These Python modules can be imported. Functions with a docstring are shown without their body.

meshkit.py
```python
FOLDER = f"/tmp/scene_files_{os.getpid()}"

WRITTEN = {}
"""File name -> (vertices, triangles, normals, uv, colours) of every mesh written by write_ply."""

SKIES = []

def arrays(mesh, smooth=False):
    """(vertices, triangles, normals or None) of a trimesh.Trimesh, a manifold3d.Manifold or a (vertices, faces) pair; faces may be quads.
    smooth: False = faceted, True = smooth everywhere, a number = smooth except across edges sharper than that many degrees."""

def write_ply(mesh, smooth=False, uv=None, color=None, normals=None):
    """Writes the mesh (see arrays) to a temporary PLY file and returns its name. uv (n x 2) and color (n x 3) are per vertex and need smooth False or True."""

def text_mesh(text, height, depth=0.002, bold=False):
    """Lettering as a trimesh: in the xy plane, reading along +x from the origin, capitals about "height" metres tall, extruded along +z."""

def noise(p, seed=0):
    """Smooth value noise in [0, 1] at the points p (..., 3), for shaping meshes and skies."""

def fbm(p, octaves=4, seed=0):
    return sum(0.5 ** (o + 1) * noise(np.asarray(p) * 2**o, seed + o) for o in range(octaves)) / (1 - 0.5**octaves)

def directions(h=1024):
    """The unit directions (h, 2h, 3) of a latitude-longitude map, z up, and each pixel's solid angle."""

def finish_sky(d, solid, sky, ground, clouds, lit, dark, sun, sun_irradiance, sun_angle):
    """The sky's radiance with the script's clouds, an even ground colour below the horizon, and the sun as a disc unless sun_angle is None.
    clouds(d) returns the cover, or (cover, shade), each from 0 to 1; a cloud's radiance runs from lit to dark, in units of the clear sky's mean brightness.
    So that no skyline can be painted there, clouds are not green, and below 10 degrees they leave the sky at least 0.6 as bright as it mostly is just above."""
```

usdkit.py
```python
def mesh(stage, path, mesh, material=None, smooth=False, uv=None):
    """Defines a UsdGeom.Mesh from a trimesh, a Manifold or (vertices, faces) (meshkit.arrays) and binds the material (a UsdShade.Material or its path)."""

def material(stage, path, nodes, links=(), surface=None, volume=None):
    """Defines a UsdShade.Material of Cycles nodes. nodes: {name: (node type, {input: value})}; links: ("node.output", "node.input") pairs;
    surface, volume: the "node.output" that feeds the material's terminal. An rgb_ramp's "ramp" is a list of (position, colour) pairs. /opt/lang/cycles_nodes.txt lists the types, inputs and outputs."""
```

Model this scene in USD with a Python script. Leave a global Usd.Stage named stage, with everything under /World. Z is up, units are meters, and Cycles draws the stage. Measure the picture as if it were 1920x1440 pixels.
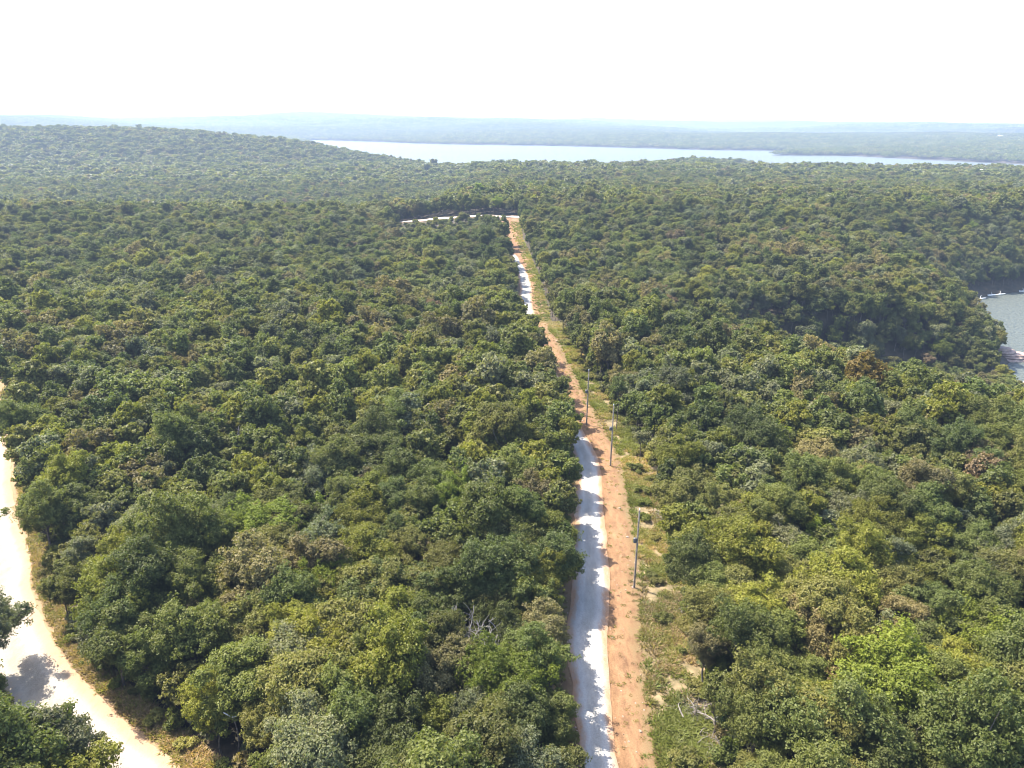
import math
import numpy as np
import usdkit
import meshkit
from pxr import Usd, UsdGeom, UsdLux, UsdShade, Gf, Sdf, Vt

stage = Usd.Stage.CreateInMemory()
UsdGeom.SetStageUpAxis(stage, 'Z')
UsdGeom.SetStageMetersPerUnit(stage, 1.0)
UsdGeom.Xform.Define(stage, '/World')
UsdGeom.Scope.Define(stage, '/World/Looks')

# ------------------------------------------------------------------ camera, sky, sun, exposure
PITCH, ROLL, CAM_H, FPX = math.radians(19.1), math.radians(0.5), 58.0, 1423.0
EXPOSURE = 2.55
SUN_EL, SUN_AZ = math.radians(55), math.atan2(-0.86, 0.51)      # azimuth measured from +y towards +x
SUN_INT, SKY_STRENGTH = 1.0, 0.15
HAZE_DENSITY = 1.1e-4

fwd = np.array([0, math.cos(PITCH), -math.sin(PITCH)])
r0 = np.array([1.0, 0, 0]); u0 = np.cross(r0, fwd)
rgt = r0 * math.cos(ROLL) + u0 * math.sin(ROLL)
up = -r0 * math.sin(ROLL) + u0 * math.cos(ROLL)
cam = UsdGeom.Camera.Define(stage, '/World/camera')
m4 = Gf.Matrix4d(*[float(v) for v in (*rgt, 0, *up, 0, *(-fwd), 0, 0, 0, CAM_H, 1)])
cam.AddTransformOp().Set(m4)
cam.CreateHorizontalApertureAttr(36.0)
cam.CreateVerticalApertureAttr(27.0)
cam.CreateFocalLengthAttr(36.0 * FPX / 1920.0)
cam.CreateClippingRangeAttr(Gf.Vec2f(0.1, 100000.0))
cam.CreateExposureAttr(EXPOSURE)

sky = UsdLux.DomeLight.Define(stage, '/World/sky')
sky_m = usdkit.material(stage, '/World/Looks/sky', {
    'sky': ('sky_texture', {'sky_type': 'single_scattering', 'sun_disc': False, 'sun_elevation': SUN_EL,
                            'sun_rotation': SUN_AZ, 'air_density': 1.0, 'aerosol_density': 2.0, 'ozone_density': 1.0}),
    'bg': ('background_shader', {'strength': SKY_STRENGTH})},
    [('sky.color', 'bg.color')], surface='bg.background')
UsdShade.MaterialBindingAPI.Apply(sky.GetPrim()).Bind(sky_m)
sky.GetPrim().SetCustomDataByKey('kind', 'structure')
sun = UsdLux.DistantLight.Define(stage, '/World/sun')
sun.CreateIntensityAttr(SUN_INT)
sun.CreateAngleAttr(0.5)
sun.CreateNormalizeAttr(True)
sun.CreateColorAttr(Gf.Vec3f(1.0, 0.94, 0.82))
sx, sy, sz = math.sin(SUN_AZ) * math.cos(SUN_EL), math.cos(SUN_AZ) * math.cos(SUN_EL), math.sin(SUN_EL)
zax = Gf.Vec3d(sx, sy, sz)
xax = Gf.Cross(Gf.Vec3d(0, 0, 1), zax).GetNormalized()
yax = Gf.Cross(zax, xax)
sun.AddTransformOp().Set(Gf.Matrix4d(*xax, 0, *yax, 0, *zax, 0, 0, 0, 0, 1))

# ------------------------------------------------------------------ helpers
used = {}


def numbered(path):
    n = used.get(path, -1) + 1
    used[path] = n
    return path if n == 0 else f'{path}_{n:03d}'


def tag(prim, label=None, cat=None, group=None, kind=None):
    for k, v in (('label', label), ('category', cat), ('group', group), ('kind', kind)):
        if v:
            prim.SetCustomDataByKey(k, v)
    return prim


def put(name, mesh, mat, parent='/World', smooth=False):
    return usdkit.mesh(stage, numbered(f'{parent}/{name}'), mesh, mat, smooth=smooth)


def thing(name, label, cat, loc, rz=0.0, group=None, scale=None, ref=None):
    x = UsdGeom.Xform.Define(stage, numbered('/World/' + name))
    x.AddTranslateOp().Set(Gf.Vec3d(*map(float, loc)))
    if rz:
        x.AddRotateZOp().Set(float(rz))
    if scale is not None:
        x.AddScaleOp().Set(Gf.Vec3f(*map(float, scale)))
    p = x.GetPrim()
    if ref:
        p.GetReferences().AddInternalReference(ref)
        p.SetInstanceable(True)
    tag(p, label, cat, group)
    return p


def pchip(xs, ys):
    from scipy.interpolate import PchipInterpolator
    return PchipInterpolator(np.array(xs, float), np.array(ys, float), extrapolate=True)


def smin(a, b, k):
    h = np.clip(0.5 + 0.5 * (b - a) / k, 0, 1)
    return b * (1 - h) + a * h - k * h * (1 - h)


def sstep(a, b, x):
    t = np.clip((x - a) / (b - a), 0, 1)
    return t * t * (3 - 2 * t)


def seg_dist(x, y, pts, closed=False):
    """Distance to a polyline; for a closed one, negative inside. Also where along it (0..n)."""
    pts = np.asarray(pts, float)
    best = np.full(np.shape(x), 1e18)
    along = np.zeros(np.shape(x))
    n = len(pts) if closed else len(pts) - 1
    inside = np.zeros(np.shape(x), bool)
    for i in range(n):
        (ax, ay), (bx, by) = pts[i], pts[(i + 1) % len(pts)]
        dx, dy = bx - ax, by - ay
        t = np.clip(((x - ax) * dx + (y - ay) * dy) / (dx * dx + dy * dy), 0, 1)
        d = (x - ax - t * dx) ** 2 + (y - ay - t * dy) ** 2
        w = d < best
        best = np.where(w, d, best)
        along = np.where(w, i + t, along)
        if closed and ay != by:
            inside ^= ((ay > y) != (by > y)) & (x < (bx - ax) * (y - ay) / (by - ay) + ax)
    best = np.sqrt(best)
    return (np.where(inside, -best, best) if closed else best), along


def fbm2(x, y, size, octaves=3, seed=0):
    return meshkit.fbm(np.stack([x / size, y / size, np.zeros(np.shape(x)) + seed * 7.3], -1), octaves, seed) * 2 - 1


# ------------------------------------------------------------------ the lie of the land
WATER = -28.0
LAKE = [(-905, 3440), (-560, 2400), (-330, 1800), (-170, 1450), (-100, 1335), (90, 1270), (210, 1400), (300, 1550), (470, 1610),
        (505, 1540), (420, 1420), (400, 1300), (620, 1275), (820, 1290), (1100, 1420), (1260, 1650), (1230, 1830), (1152, 1928),
        (1042, 2101), (962, 2247), (860, 2260), (715, 2240), (800, 2400), (930, 2560), (840, 2640), (640, 2660), (441, 2786), (250, 2900),
        (72, 2987), (-140, 2990), (-338, 3073), (-585, 3309), (-872, 3484)]
INLET = [(179, 255), (184, 268), (190, 278), (196, 287), (201, 301), (208, 322), (212, 346), (220, 370), (236, 389), (256, 401), (285, 413),
         (340, 425), (420, 452), (520, 475), (640, 470), (620, 300), (420, 250), (300, 240), (230, 246)]
RAVINE = [(192, 268), (170, 252), (150, 243), (132, 236), (112, 228), (88, 222), (66, 214)]
RAVINE_Z = pchip([0, 1, 2, 3, 4, 5, 6], [-28.5, -27, -25.5, -23, -18, -11, -5])

along_y = pchip([-2000, -200, 0, 58, 130, 170, 205, 222, 245, 275, 300, 350, 400, 440, 500, 560, 700, 900, 1150, 1250, 16000],
                [-20, -5, 0, 0, 0.3, 1.6, 2.5, 0.5, -4.5, -4.8, -3.4, -0.4, 3.2, 5.6, 5.2, 3.0, -3.5, -5.5, -9, -12, -16])
left_y = pchip([-2000, -200, 0, 58, 150, 205, 260, 330, 400, 445, 520, 650, 900, 1150, 1250, 16000],
               [-20, -5, 0, 0, 0.5, 1.0, -5.0, -4.0, -1.8, -1.5, -9, -20, -19, -16, -18, -18])
HILL = [(-1700, 1580), (-1000, 1500), (-700, 1490), (-470, 1450), (-305, 1400), (-190, 1340)]
HILL_Z = pchip([0, 1, 2, 3, 4, 5], [31, 31, 29, 14, -4, -17])


far_ridge = pchip([-16000, -7300, -5200, -2000, 0, 2600, 5000, 16000], [150, 135, 112, 78, 34, 18, 4, 0])


def height(x, y):
    x = np.asarray(x, float); y = np.asarray(y, float)
    wl = sstep(-10, -90, x)
    z = along_y(y) * (1 - wl) + left_y(y) * wl
    z = z + 2.0 * fbm2(x, y, 160, 2, 3) * sstep(14, 50, np.abs(x - 8))
    z = z - 8.0 * np.exp(-((x + 40) / 34) ** 2 - ((y - 400) / 28) ** 2) + 1.2 * np.exp(-((x + 45) / 60) ** 2 - ((y - 452) / 14) ** 2)
    # the left hill before the lake
    d, a = seg_dist(x, y, HILL)
    hz = HILL_Z(a)
    front = np.where(y < 1480, 210.0, 260.0)
    hill = -20 + (hz + 20) * np.exp(-(d / (front + 120 * sstep(0, 3, 3 - a))) ** 2)
    zl = np.maximum(z, hill + 3 * fbm2(x, y, 220, 3, 5))
    z = np.where(y > 700, z + (zl - z) * sstep(700, 900, y), z)
    # far country
    sl, _ = seg_dist(x, y, LAKE, True)
    far = sstep(1700, 2400, y + 0.25 * np.abs(x))
    fz = WATER + 64 * (1 - np.exp(-np.maximum(sl, 0) / 900)) + (72 * fbm2(x, y, 1500, 4, 11) + 22 * fbm2(x, y, 500, 3, 13)) * sstep(100, 1300, sl) \
        + sstep(4200, 6000, y) * 14 + sstep(7500, 10800, y) * far_ridge(x) + sstep(3600, 5200, y) * sstep(1500, -1500, x) * 12
    fz = np.minimum(fz, 235)
    z = z * (1 - far) + fz * far
    # lake basins
    z = smin(z, WATER + 0.3 + 0.13 * sl + 0.0005 * np.clip(sl, 0, 600) ** 2, 5.0)
    z = np.where(sl < 0, WATER - 0.4 - 0.06 * np.minimum(-sl, 100), z)
    si, _ = seg_dist(x, y, INLET, True)
    south = sstep(275, 250, y)
    bank = (0.6 * si) * (1 - south) + (0.05 * si + 0.26 * np.maximum(si - 70, 0)) * south
    z = smin(z, WATER + 0.4 + bank, 4.0)
    z = np.where(si < 0, np.minimum(z, WATER - 0.25 - 0.12 * np.minimum(-si, 40)), z)
    rd, ra = seg_dist(x, y, RAVINE)
    z = smin(z, RAVINE_Z(np.clip(ra, 0, 6)) + 0.62 * rd, 4.0)
    return z


def grade(a, b, fine, lo, hi, g):
    xs = [a]
    v, s = a, fine
    mid = list(np.arange(a, b + 1e-6, fine))
    out = mid[:]
    v, s = mid[-1], fine
    while v < hi:
        s *= g; v += s; out.append(v)
    v, s = mid[0], fine
    pre = []
    while v > lo:
        s *= g; v -= s; pre.append(v)
    return np.array(pre[::-1] + out)


def grid_mesh(xs, ys, zf):
    X, Y = np.meshgrid(xs, ys)
    V = np.stack([X, Y, zf(X, Y)], -1).reshape(-1, 3)
    nx, ny = len(xs), len(ys)
    i = (np.arange(ny - 1)[:, None] * nx + np.arange(nx - 1)).ravel()
    F = np.stack([i, i + 1, i + nx + 1, i + nx], 1)
    return V, F


# ------------------------------------------------------------------ materials
def leaf_mat(name, col, trans=0.36, var=0.8):
    c = np.array(col)
    return usdkit.material(stage, '/World/Looks/' + name, {
        'geo': ('geometry', {}), 'oi': ('object_info', {}),
        'val': ('map_range', {'from_min': 0.0, 'from_max': 1.0, 'to_min': 1 - var * 0.75, 'to_max': 1 + var}),
        'hue': ('map_range', {'from_min': 0.0, 'from_max': 1.0, 'to_min': 0.486, 'to_max': 0.505}),
        'ns': ('noise_texture', {'scale': 0.045, 'detail': 2.0}),
        'hsv': ('hsv', {'saturation': 1.0, 'fac': 1.0, 'color': c}),
        'ob': ('map_range', {'from_min': 0.0, 'from_max': 1.0, 'to_min': 0.78, 'to_max': 1.25}),
        'mul': ('math', {'math_type': 'multiply'}),
        'tn': ('mix_color', {'blend_type': 'mix', 'b': c * np.array([1.18, 1.0, 0.9])}),
        'nr': ('map_range', {'from_min': 0.38, 'from_max': 0.68, 'to_min': 0.0, 'to_max': 0.45, 'clamp': True}),
        'p': ('principled_bsdf', {'roughness': 0.6, 'specular_ior_level': 0.22}),
        'tc': ('mix_color', {'blend_type': 'multiply', 'fac': 1.0, 'b': (1.25, 1.35, 0.55)}),
        't': ('translucent_bsdf', {}), 'mix': ('mix_closure', {'fac': trans})},
        [('geo.random_per_island', 'val.value'), ('oi.random', 'hue.value'), ('oi.random', 'ob.value'), ('geo.position', 'ns.vector'),
         ('val.result', 'mul.value1'), ('ob.result', 'mul.value2'), ('ns.fac', 'nr.value'), ('nr.result', 'tn.fac'), ('hsv.color', 'tn.a'),
         ('hue.result', 'hsv.hue'), ('mul.value', 'hsv.value'), ('tn.result', 'p.base_color'), ('tn.result', 'tc.a'), ('tc.result', 't.color'),
         ('p.BSDF', 'mix.closure1'), ('t.BSDF', 'mix.closure2')], surface='mix.closure')


def noisy(name, a, b, scale, rough=0.9, bump=0.4, bscale=None, dist=0.05, mid=(0.35, 0.65), third=None):
    nodes = {'geo': ('geometry', {}),
             'n': ('noise_texture', {'scale': scale, 'detail': 6.0, 'roughness': 0.6}),
             'r': ('rgb_ramp', {'ramp': [(mid[0], a), (mid[1], b)] + ([(1.0, third)] if third else [])}),
             'n2': ('noise_texture', {'scale': bscale or scale * 6, 'detail': 5.0, 'roughness': 0.65}),
             'b': ('bump', {'strength': bump, 'distance': dist}),
             'p': ('principled_bsdf', {'roughness': rough, 'specular_ior_level': 0.2})}
    return usdkit.material(stage, '/World/Looks/' + name, nodes,
                           [('geo.position', 'n.vector'), ('n.fac', 'r.fac'), ('r.color', 'p.base_color'), ('geo.position', 'n2.vector'),
                            ('n2.fac', 'b.height'), ('b.normal', 'p.normal')], surface='p.BSDF')


TONES = {'green': (0.136, 0.160, 0.036), 'dark': (0.108, 0.134, 0.034), 'yellow': (0.190, 0.200, 0.028), 'olive': (0.168, 0.172, 0.044),
         'khaki': (0.200, 0.176, 0.070), 'russet': (0.205, 0.148, 0.080), 'lime': (0.170, 0.220, 0.022), 'silver': (0.172, 0.186, 0.090)}
LEAF = {k: leaf_mat('leaves_' + k, v) for k, v in TONES.items()}
LEAF['cedar'] = leaf_mat('leaves_cedar', (0.035, 0.068, 0.02), 0.1)
LEAF['gold'] = leaf_mat('leaves_gold', (0.17, 0.13, 0.02))
BARK = noisy('bark', (0.04, 0.032, 0.024), (0.10, 0.082, 0.064), 3.0)
DEAD = noisy('dead_wood', (0.08, 0.07, 0.058), (0.165, 0.145, 0.12), 3.0)
GREYWOOD = noisy('grey_wood', (0.09, 0.082, 0.074), (0.17, 0.158, 0.142), 3.0)
WHITEWOOD = noisy('bleached_wood', (0.38, 0.36, 0.33), (0.50, 0.48, 0.45), 5.0)
FLOOR = noisy('forest_floor', (0.016, 0.014, 0.008), (0.045, 0.032, 0.018), 0.35, bump=0.8, bscale=4.0, dist=0.1)
WEED = {'weed_green': leaf_mat('weed_green', (0.20, 0.225, 0.045), 0.4), 'weed_yellow': leaf_mat('weed_yellow', (0.27, 0.26, 0.07), 0.4),
        'weed_straw': leaf_mat('weed_straw', (0.40, 0.30, 0.16), 0.4)}
ROCK = noisy('shore_rock', (0.14, 0.095, 0.078), (0.25, 0.185, 0.15), 0.8, bump=0.7, bscale=3.0, dist=0.2)
STONE = noisy('dull_stone', (0.12, 0.08, 0.05), (0.24, 0.18, 0.13), 2.0)
SAND = noisy('sand', (0.42, 0.32, 0.21), (0.58, 0.47, 0.34), 0.5, bump=0.3)


def road_mat(name, pale, pale2, soil, grit):
    """Pale stone in the lane; towards the verges (primvar edge) it breaks up into the soil."""
    return usdkit.material(stage, '/World/Looks/' + name, {
        'geo': ('geometry', {}), 'mp': ('mapping', {'scale': (1.6, 0.55, 1.0)}), 'at': ('attribute', {'attribute': 'edge'}),
        'n': ('noise_texture', {'scale': 0.6, 'detail': 8.0, 'roughness': 0.72}),
        'n3': ('noise_texture', {'scale': 7.0, 'detail': 4.0, 'roughness': 0.7}),
        'r': ('rgb_ramp', {'ramp': [(0.3, pale), (0.7, pale2)]}),
        'g': ('rgb_ramp', {'ramp': [(0.25, grit), (0.6, (1, 1, 1))]}),
        'mg': ('mix_color', {'blend_type': 'multiply', 'fac': 0.6}),
        'rut': ('rgb_ramp', {'ramp': [(0.0, (.80, .78, .74)), (.22, (.86, .84, .80)), (.36, (1, 1, 1)), (.60, (1, 1, 1)), (.74, (.84, .81, .77)), (1.0, (.74, .70, .64))]}),
        'mr': ('mix_color', {'blend_type': 'multiply', 'fac': 0.8}),
        'sum': ('math', {'math_type': 'multiply_add', 'value2': 1.5}),
        'cl': ('map_range', {'from_min': 1.25, 'from_max': 1.7, 'to_min': 0.0, 'to_max': 1.0, 'clamp': True}),
        'mx': ('mix_color', {'b': soil}),
        'b': ('bump', {'strength': 0.8, 'distance': 0.08}),
        'p': ('principled_bsdf', {'roughness': 0.95, 'specular_ior_level': 0.15})},
        [('geo.position', 'mp.vector'), ('mp.vector', 'n.vector'), ('geo.position', 'n3.vector'), ('n.fac', 'r.fac'), ('n3.fac', 'g.fac'), ('r.color', 'mg.a'), ('g.color', 'mg.b'),
         ('n.fac', 'sum.value1'), ('at.fac', 'sum.value3'), ('sum.value', 'cl.value'), ('cl.result', 'mx.fac'), ('mg.result', 'mr.a'), ('at.fac', 'rut.fac'), ('rut.color', 'mr.b'), ('mr.result', 'mx.a'),
         ('mx.result', 'p.base_color'), ('n3.fac', 'b.height'), ('b.normal', 'p.normal')], surface='p.BSDF')


SOIL = (0.40, 0.215, 0.105)
GRAVEL = road_mat('gravel', (0.205, 0.196, 0.182), (0.305, 0.292, 0.272), (0.20, 0.115, 0.066), (0.55, 0.53, 0.51))
GRAVEL2 = road_mat('gravel_buff', (0.185, 0.160, 0.130), (0.275, 0.240, 0.200), (0.23, 0.15, 0.09), (0.6, 0.7, 0.68))
VERGE = road_mat('buff_verge', (0.19, 0.115, 0.065), (0.27, 0.18, 0.115), (0.16, 0.11, 0.06), (0.6, 0.55, 0.5))
DIRT = road_mat('red_dirt', (0.085, 0.046, 0.024), (0.225, 0.128, 0.066), (0.10, 0.072, 0.036), (0.42, 0.38, 0.34))
WATER_M = usdkit.material(stage, '/World/Looks/water', {
    'geo': ('geometry', {}),
    'mp': ('mapping', {'scale': (1.0, 1.0, 1.0)}),
    'n': ('noise_texture', {'scale': 0.6, 'detail': 3.0, 'roughness': 0.5}),
    'b': ('bump', {'strength': 1.0, 'distance': 1.3}),
    'p': ('principled_bsdf', {'base_color': (0.050, 0.056, 0.048), 'roughness': 0.45, 'ior': 1.33, 'specular_ior_level': 0.22})},
    [('geo.position', 'mp.vector'), ('mp.vector', 'n.vector'), ('n.fac', 'b.height'), ('b.normal', 'p.normal')], surface='p.BSDF')

# ------------------------------------------------------------------ ground, water, roads
xs = grade(-120, 270, 3.0, -15500, 15500, 1.045)
ys = grade(36, 460, 3.0, -2000, 15500, 1.035)
gp = put('ground', grid_mesh(xs, ys, height), FLOOR, smooth=True).GetPrim()
tag(gp, kind='structure')


def sheet(x0, y0, x1, y1, z):
    return np.array([(x0, y0, z), (x1, y0, z), (x1, y1, z), (x0, y1, z)], float), np.array([(0, 1, 2, 3)])


lk = put('lake', sheet(-2600, 1150, 1700, 4000, WATER), WATER_M).GetPrim()
tag(lk, kind='structure')
il = put('water_inlet', sheet(120, 215, 660, 500, WATER), WATER_M).GetPrim()
tag(il, kind='structure')


def strip(name, rows, lift, mat, n_across=17, step=1.2, jag=0.35, seed=1, rough=0.03, crown=0.05):
    """rows: (y-like parameter, left x, left y, right x, right y). A draped sheet with ragged verges."""
    rows = np.asarray(rows, float)
    t = np.concatenate([[0], np.cumsum(np.hypot(np.diff((rows[:, 1] + rows[:, 3]) / 2), np.diff((rows[:, 2] + rows[:, 4]) / 2)))])
    fs = [pchip(t, rows[:, k]) for k in (1, 2, 3, 4)]
    s = np.arange(0, t[-1], step)
    L = np.stack([fs[0](s), fs[1](s)], 1); R = np.stack([fs[2](s), fs[3](s)], 1)
    W = R - L; wl = np.linalg.norm(W, axis=1, keepdims=True); W = W / wl
    jl = (meshkit.fbm(np.stack([s / 7.0, s * 0 + seed, s * 0], 1), 5, seed) - 0.5) * 2 * jag * 2
    jr = (meshkit.fbm(np.stack([s / 7.0, s * 0 + seed + 9, s * 0], 1), 5, seed + 1) - 0.5) * 2 * jag * 2
    L = L + W * jl[:, None]; R = R + W * jr[:, None]
    a = np.linspace(0, 1, n_across)
    P = L[:, None] * (1 - a)[None, :, None] + R[:, None] * a[None, :, None]
    e = np.abs(a * 2 - 1)
    z = height(P[..., 0], P[..., 1]) + lift + crown * (1 - e ** 2)[None] + rough * (meshkit.fbm(np.concatenate([P / 1.7, P[..., :1] * 0], -1), 3, seed) - 0.5) * 2 * (1 - e ** 4)[None]
    V = np.concatenate([P, z[..., None]], -1).reshape(-1, 3)
    n, k = len(s), n_across
    i = (np.arange(n - 1)[:, None] * k + np.arange(k - 1)).ravel()
    F = np.stack([i, i + 1, i + k + 1, i + k], 1)
    if np.cross(V[1] - V[0], V[k] - V[0])[2] < 0:
        F = F[:, ::-1]
    m = put(name, (V, F), mat, smooth=True)
    UsdGeom.PrimvarsAPI(m).CreatePrimvar('edge', Sdf.ValueTypeNames.FloatArray, 'vertex').Set(Vt.FloatArray.FromNumpy(np.tile(e, n).astype(np.float32)))
    tag(m.GetPrim(), kind='structure')
    return m


GRAVEL_ROWS = [(y, a, y, b, y) for y, a, b in ((-80, 6.6, 10.6), (30, 6.6, 10.6), (56, 6.6, 10.4), (70, 6.6, 10.8), (86, 7.9, 12.9), (108, 10.3, 14.8), (124, 11.8, 15.6),
               (145, 9.0, 13.2), (174, 6.2, 10.4), (195, 4.2, 8.4), (207, 3.2, 7.0), (248, 3.0, 7.4), (290, 2.8, 7.4), (346, -0.5, 3.4), (400, -4.5, -1.0), (425, -6.4, -2.8), (438, -7, -3.2))]
DIRT_ROWS = [(y, a, y, b, y) for y, a, b in ((-80, 10, 15), (30, 10, 14.8), (56, 9.6, 15), (70, 10.2, 15.8), (86, 12.2, 17.7), (108, 14.2, 19.6), (124, 14.9, 20.4),
             (145, 12.6, 18.4), (174, 9.8, 15.2), (195, 7.8, 13.2), (207, 6.4, 11.4), (248, 6.8, 11.8), (290, 6.8, 11.0), (346, 2.8, 7.4), (400, -1.2, 3.8), (425, -3.0, 3.6), (440, -3.0, 3.0))]
CLEARED = noisy('cleared_soil', (0.06, 0.05, 0.024), (0.16, 0.115, 0.062), 0.8, bump=.6, bscale=5.0)
strip('cleared_verge', [(y, b - .8, y, b + 6.6 - 2.6 * float(sstep(120, 180, y)) - 3.4 * float(sstep(195, 240, y)), y) for y, _a, _y, b, _q in DIRT_ROWS if y < 250], 0.03, CLEARED, 9, jag=.7, seed=31)
strip('red_dirt_strip', [(r[0], g[1] - 1.7, r[2], r[3], r[4]) for r, g in zip(DIRT_ROWS, GRAVEL_ROWS)], 0.05, DIRT, 15, jag=0.6, seed=4, rough=0.09, crown=0.06)
strip('straight_gravel_road', [r for r in GRAVEL_ROWS if r[0] < 340] + [(352, -0.6, 352, 1.2, 352)], 0.17, GRAVEL, 17, jag=0.3, seed=2)
LEFT_R = [(-12, 38), (-20, 46), (-29.9, 55.8), (-37.8, 61.8), (-46.9, 68.8), (-53.5, 75.2), (-61.5, 84.9), (-66.7, 92.6), (-77.1, 106.4), (-87.1, 121.9), (-104.7, 147.7), (-125, 172), (-160, 200)]
LP = np.array(LEFT_R)
tan = np.gradient(LP, axis=0); tan /= np.linalg.norm(tan, axis=1, keepdims=True)
nrm = np.stack([tan[:, 1], -tan[:, 0]], 1)                      # towards the forest between the roads
nrm = nrm * np.sign(nrm[:, :1])
LEFT_ROWS = [(i, *(LP[i] - nrm[i] * 8.0), *(LP[i] - nrm[i] * 0.9)) for i in range(len(LP))]
LEFT_DIRT = [(i, *(LP[i] - nrm[i] * 9.0), *(LP[i] + nrm[i] * 1.0)) for i in range(len(LP))]
strip('red_dirt_verge', LEFT_DIRT, 0.05, VERGE, 13, jag=0.6, seed=14)
strip('curving_gravel_road', LEFT_ROWS, 0.14, GRAVEL2, 19, jag=0.4, seed=12)
CROSS = [(-66, 453), (-52, 450), (-28, 447), (-5, 445), (20, 446), (60, 462), (120, 490), (200, 528), (300, 580), (420, 648)]
CP = np.array(CROSS, float)
ct = np.gradient(CP, axis=0); ct /= np.linalg.norm(ct, axis=1, keepdims=True)
cn = np.stack([-ct[:, 1], ct[:, 0]], 1)
strip('crossing_gravel_road', [(i, *(CP[i] + cn[i] * 3.2), *(CP[i] - cn[i] * 3.2)) for i in range(len(CP))], 0.12, GRAVEL, 9, step=2.0, jag=1.3, seed=22)

gl = pchip([r[0] for r in GRAVEL_ROWS], [r[1] for r in GRAVEL_ROWS])
dr = pchip([r[0] for r in DIRT_ROWS], [r[3] for r in DIRT_ROWS])

# ------------------------------------------------------------------ trees: builders
rng = np.random.default_rng(20)


def tube(p, r, sides=6):
    p = np.asarray(p, float)
    t = np.gradient(p, axis=0); t /= np.linalg.norm(t, axis=1, keepdims=True) + 1e-12
    a = np.cross(t, np.where(np.abs(t[:, 2:]) < 0.9, [[0, 0, 1.0]], [[1.0, 0, 0]])); a /= np.linalg.norm(a, axis=1, keepdims=True) + 1e-12
    b = np.cross(t, a)
    g = np.arange(sides) * 2 * np.pi / sides
    v = p[:, None] + np.asarray(r)[:, None, None] * (np.cos(g)[None, :, None] * a[:, None] + np.sin(g)[None, :, None] * b[:, None])
    i, j = np.meshgrid(np.arange(len(p) - 1), np.arange(sides), indexing='ij')
    q = np.stack([i * sides + j, i * sides + (j + 1) % sides, (i + 1) * sides + (j + 1) % sides, (i + 1) * sides + j], -1).reshape(-1, 4)
    return v.reshape(-1, 3), q


def join(parts):
    V, F, n = [], [], 0
    for v, f in parts:
        V.append(v); F.append(np.asarray(f) + n); n += len(v)
    return np.vstack(V), np.vstack(F)


def limb(rg, a, b, ra, rb, bend=0.12, n=5, sides=6):
    a, b = np.asarray(a, float), np.asarray(b, float)
    t = np.linspace(0, 1, n)[:, None]
    off = rg.normal(0, 1, 3) * np.linalg.norm(b - a) * bend
    p = a * (1 - t) + b * t + off * np.sin(np.pi * t)
    return tube(p, np.linspace(ra, rb, n), sides)


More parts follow.
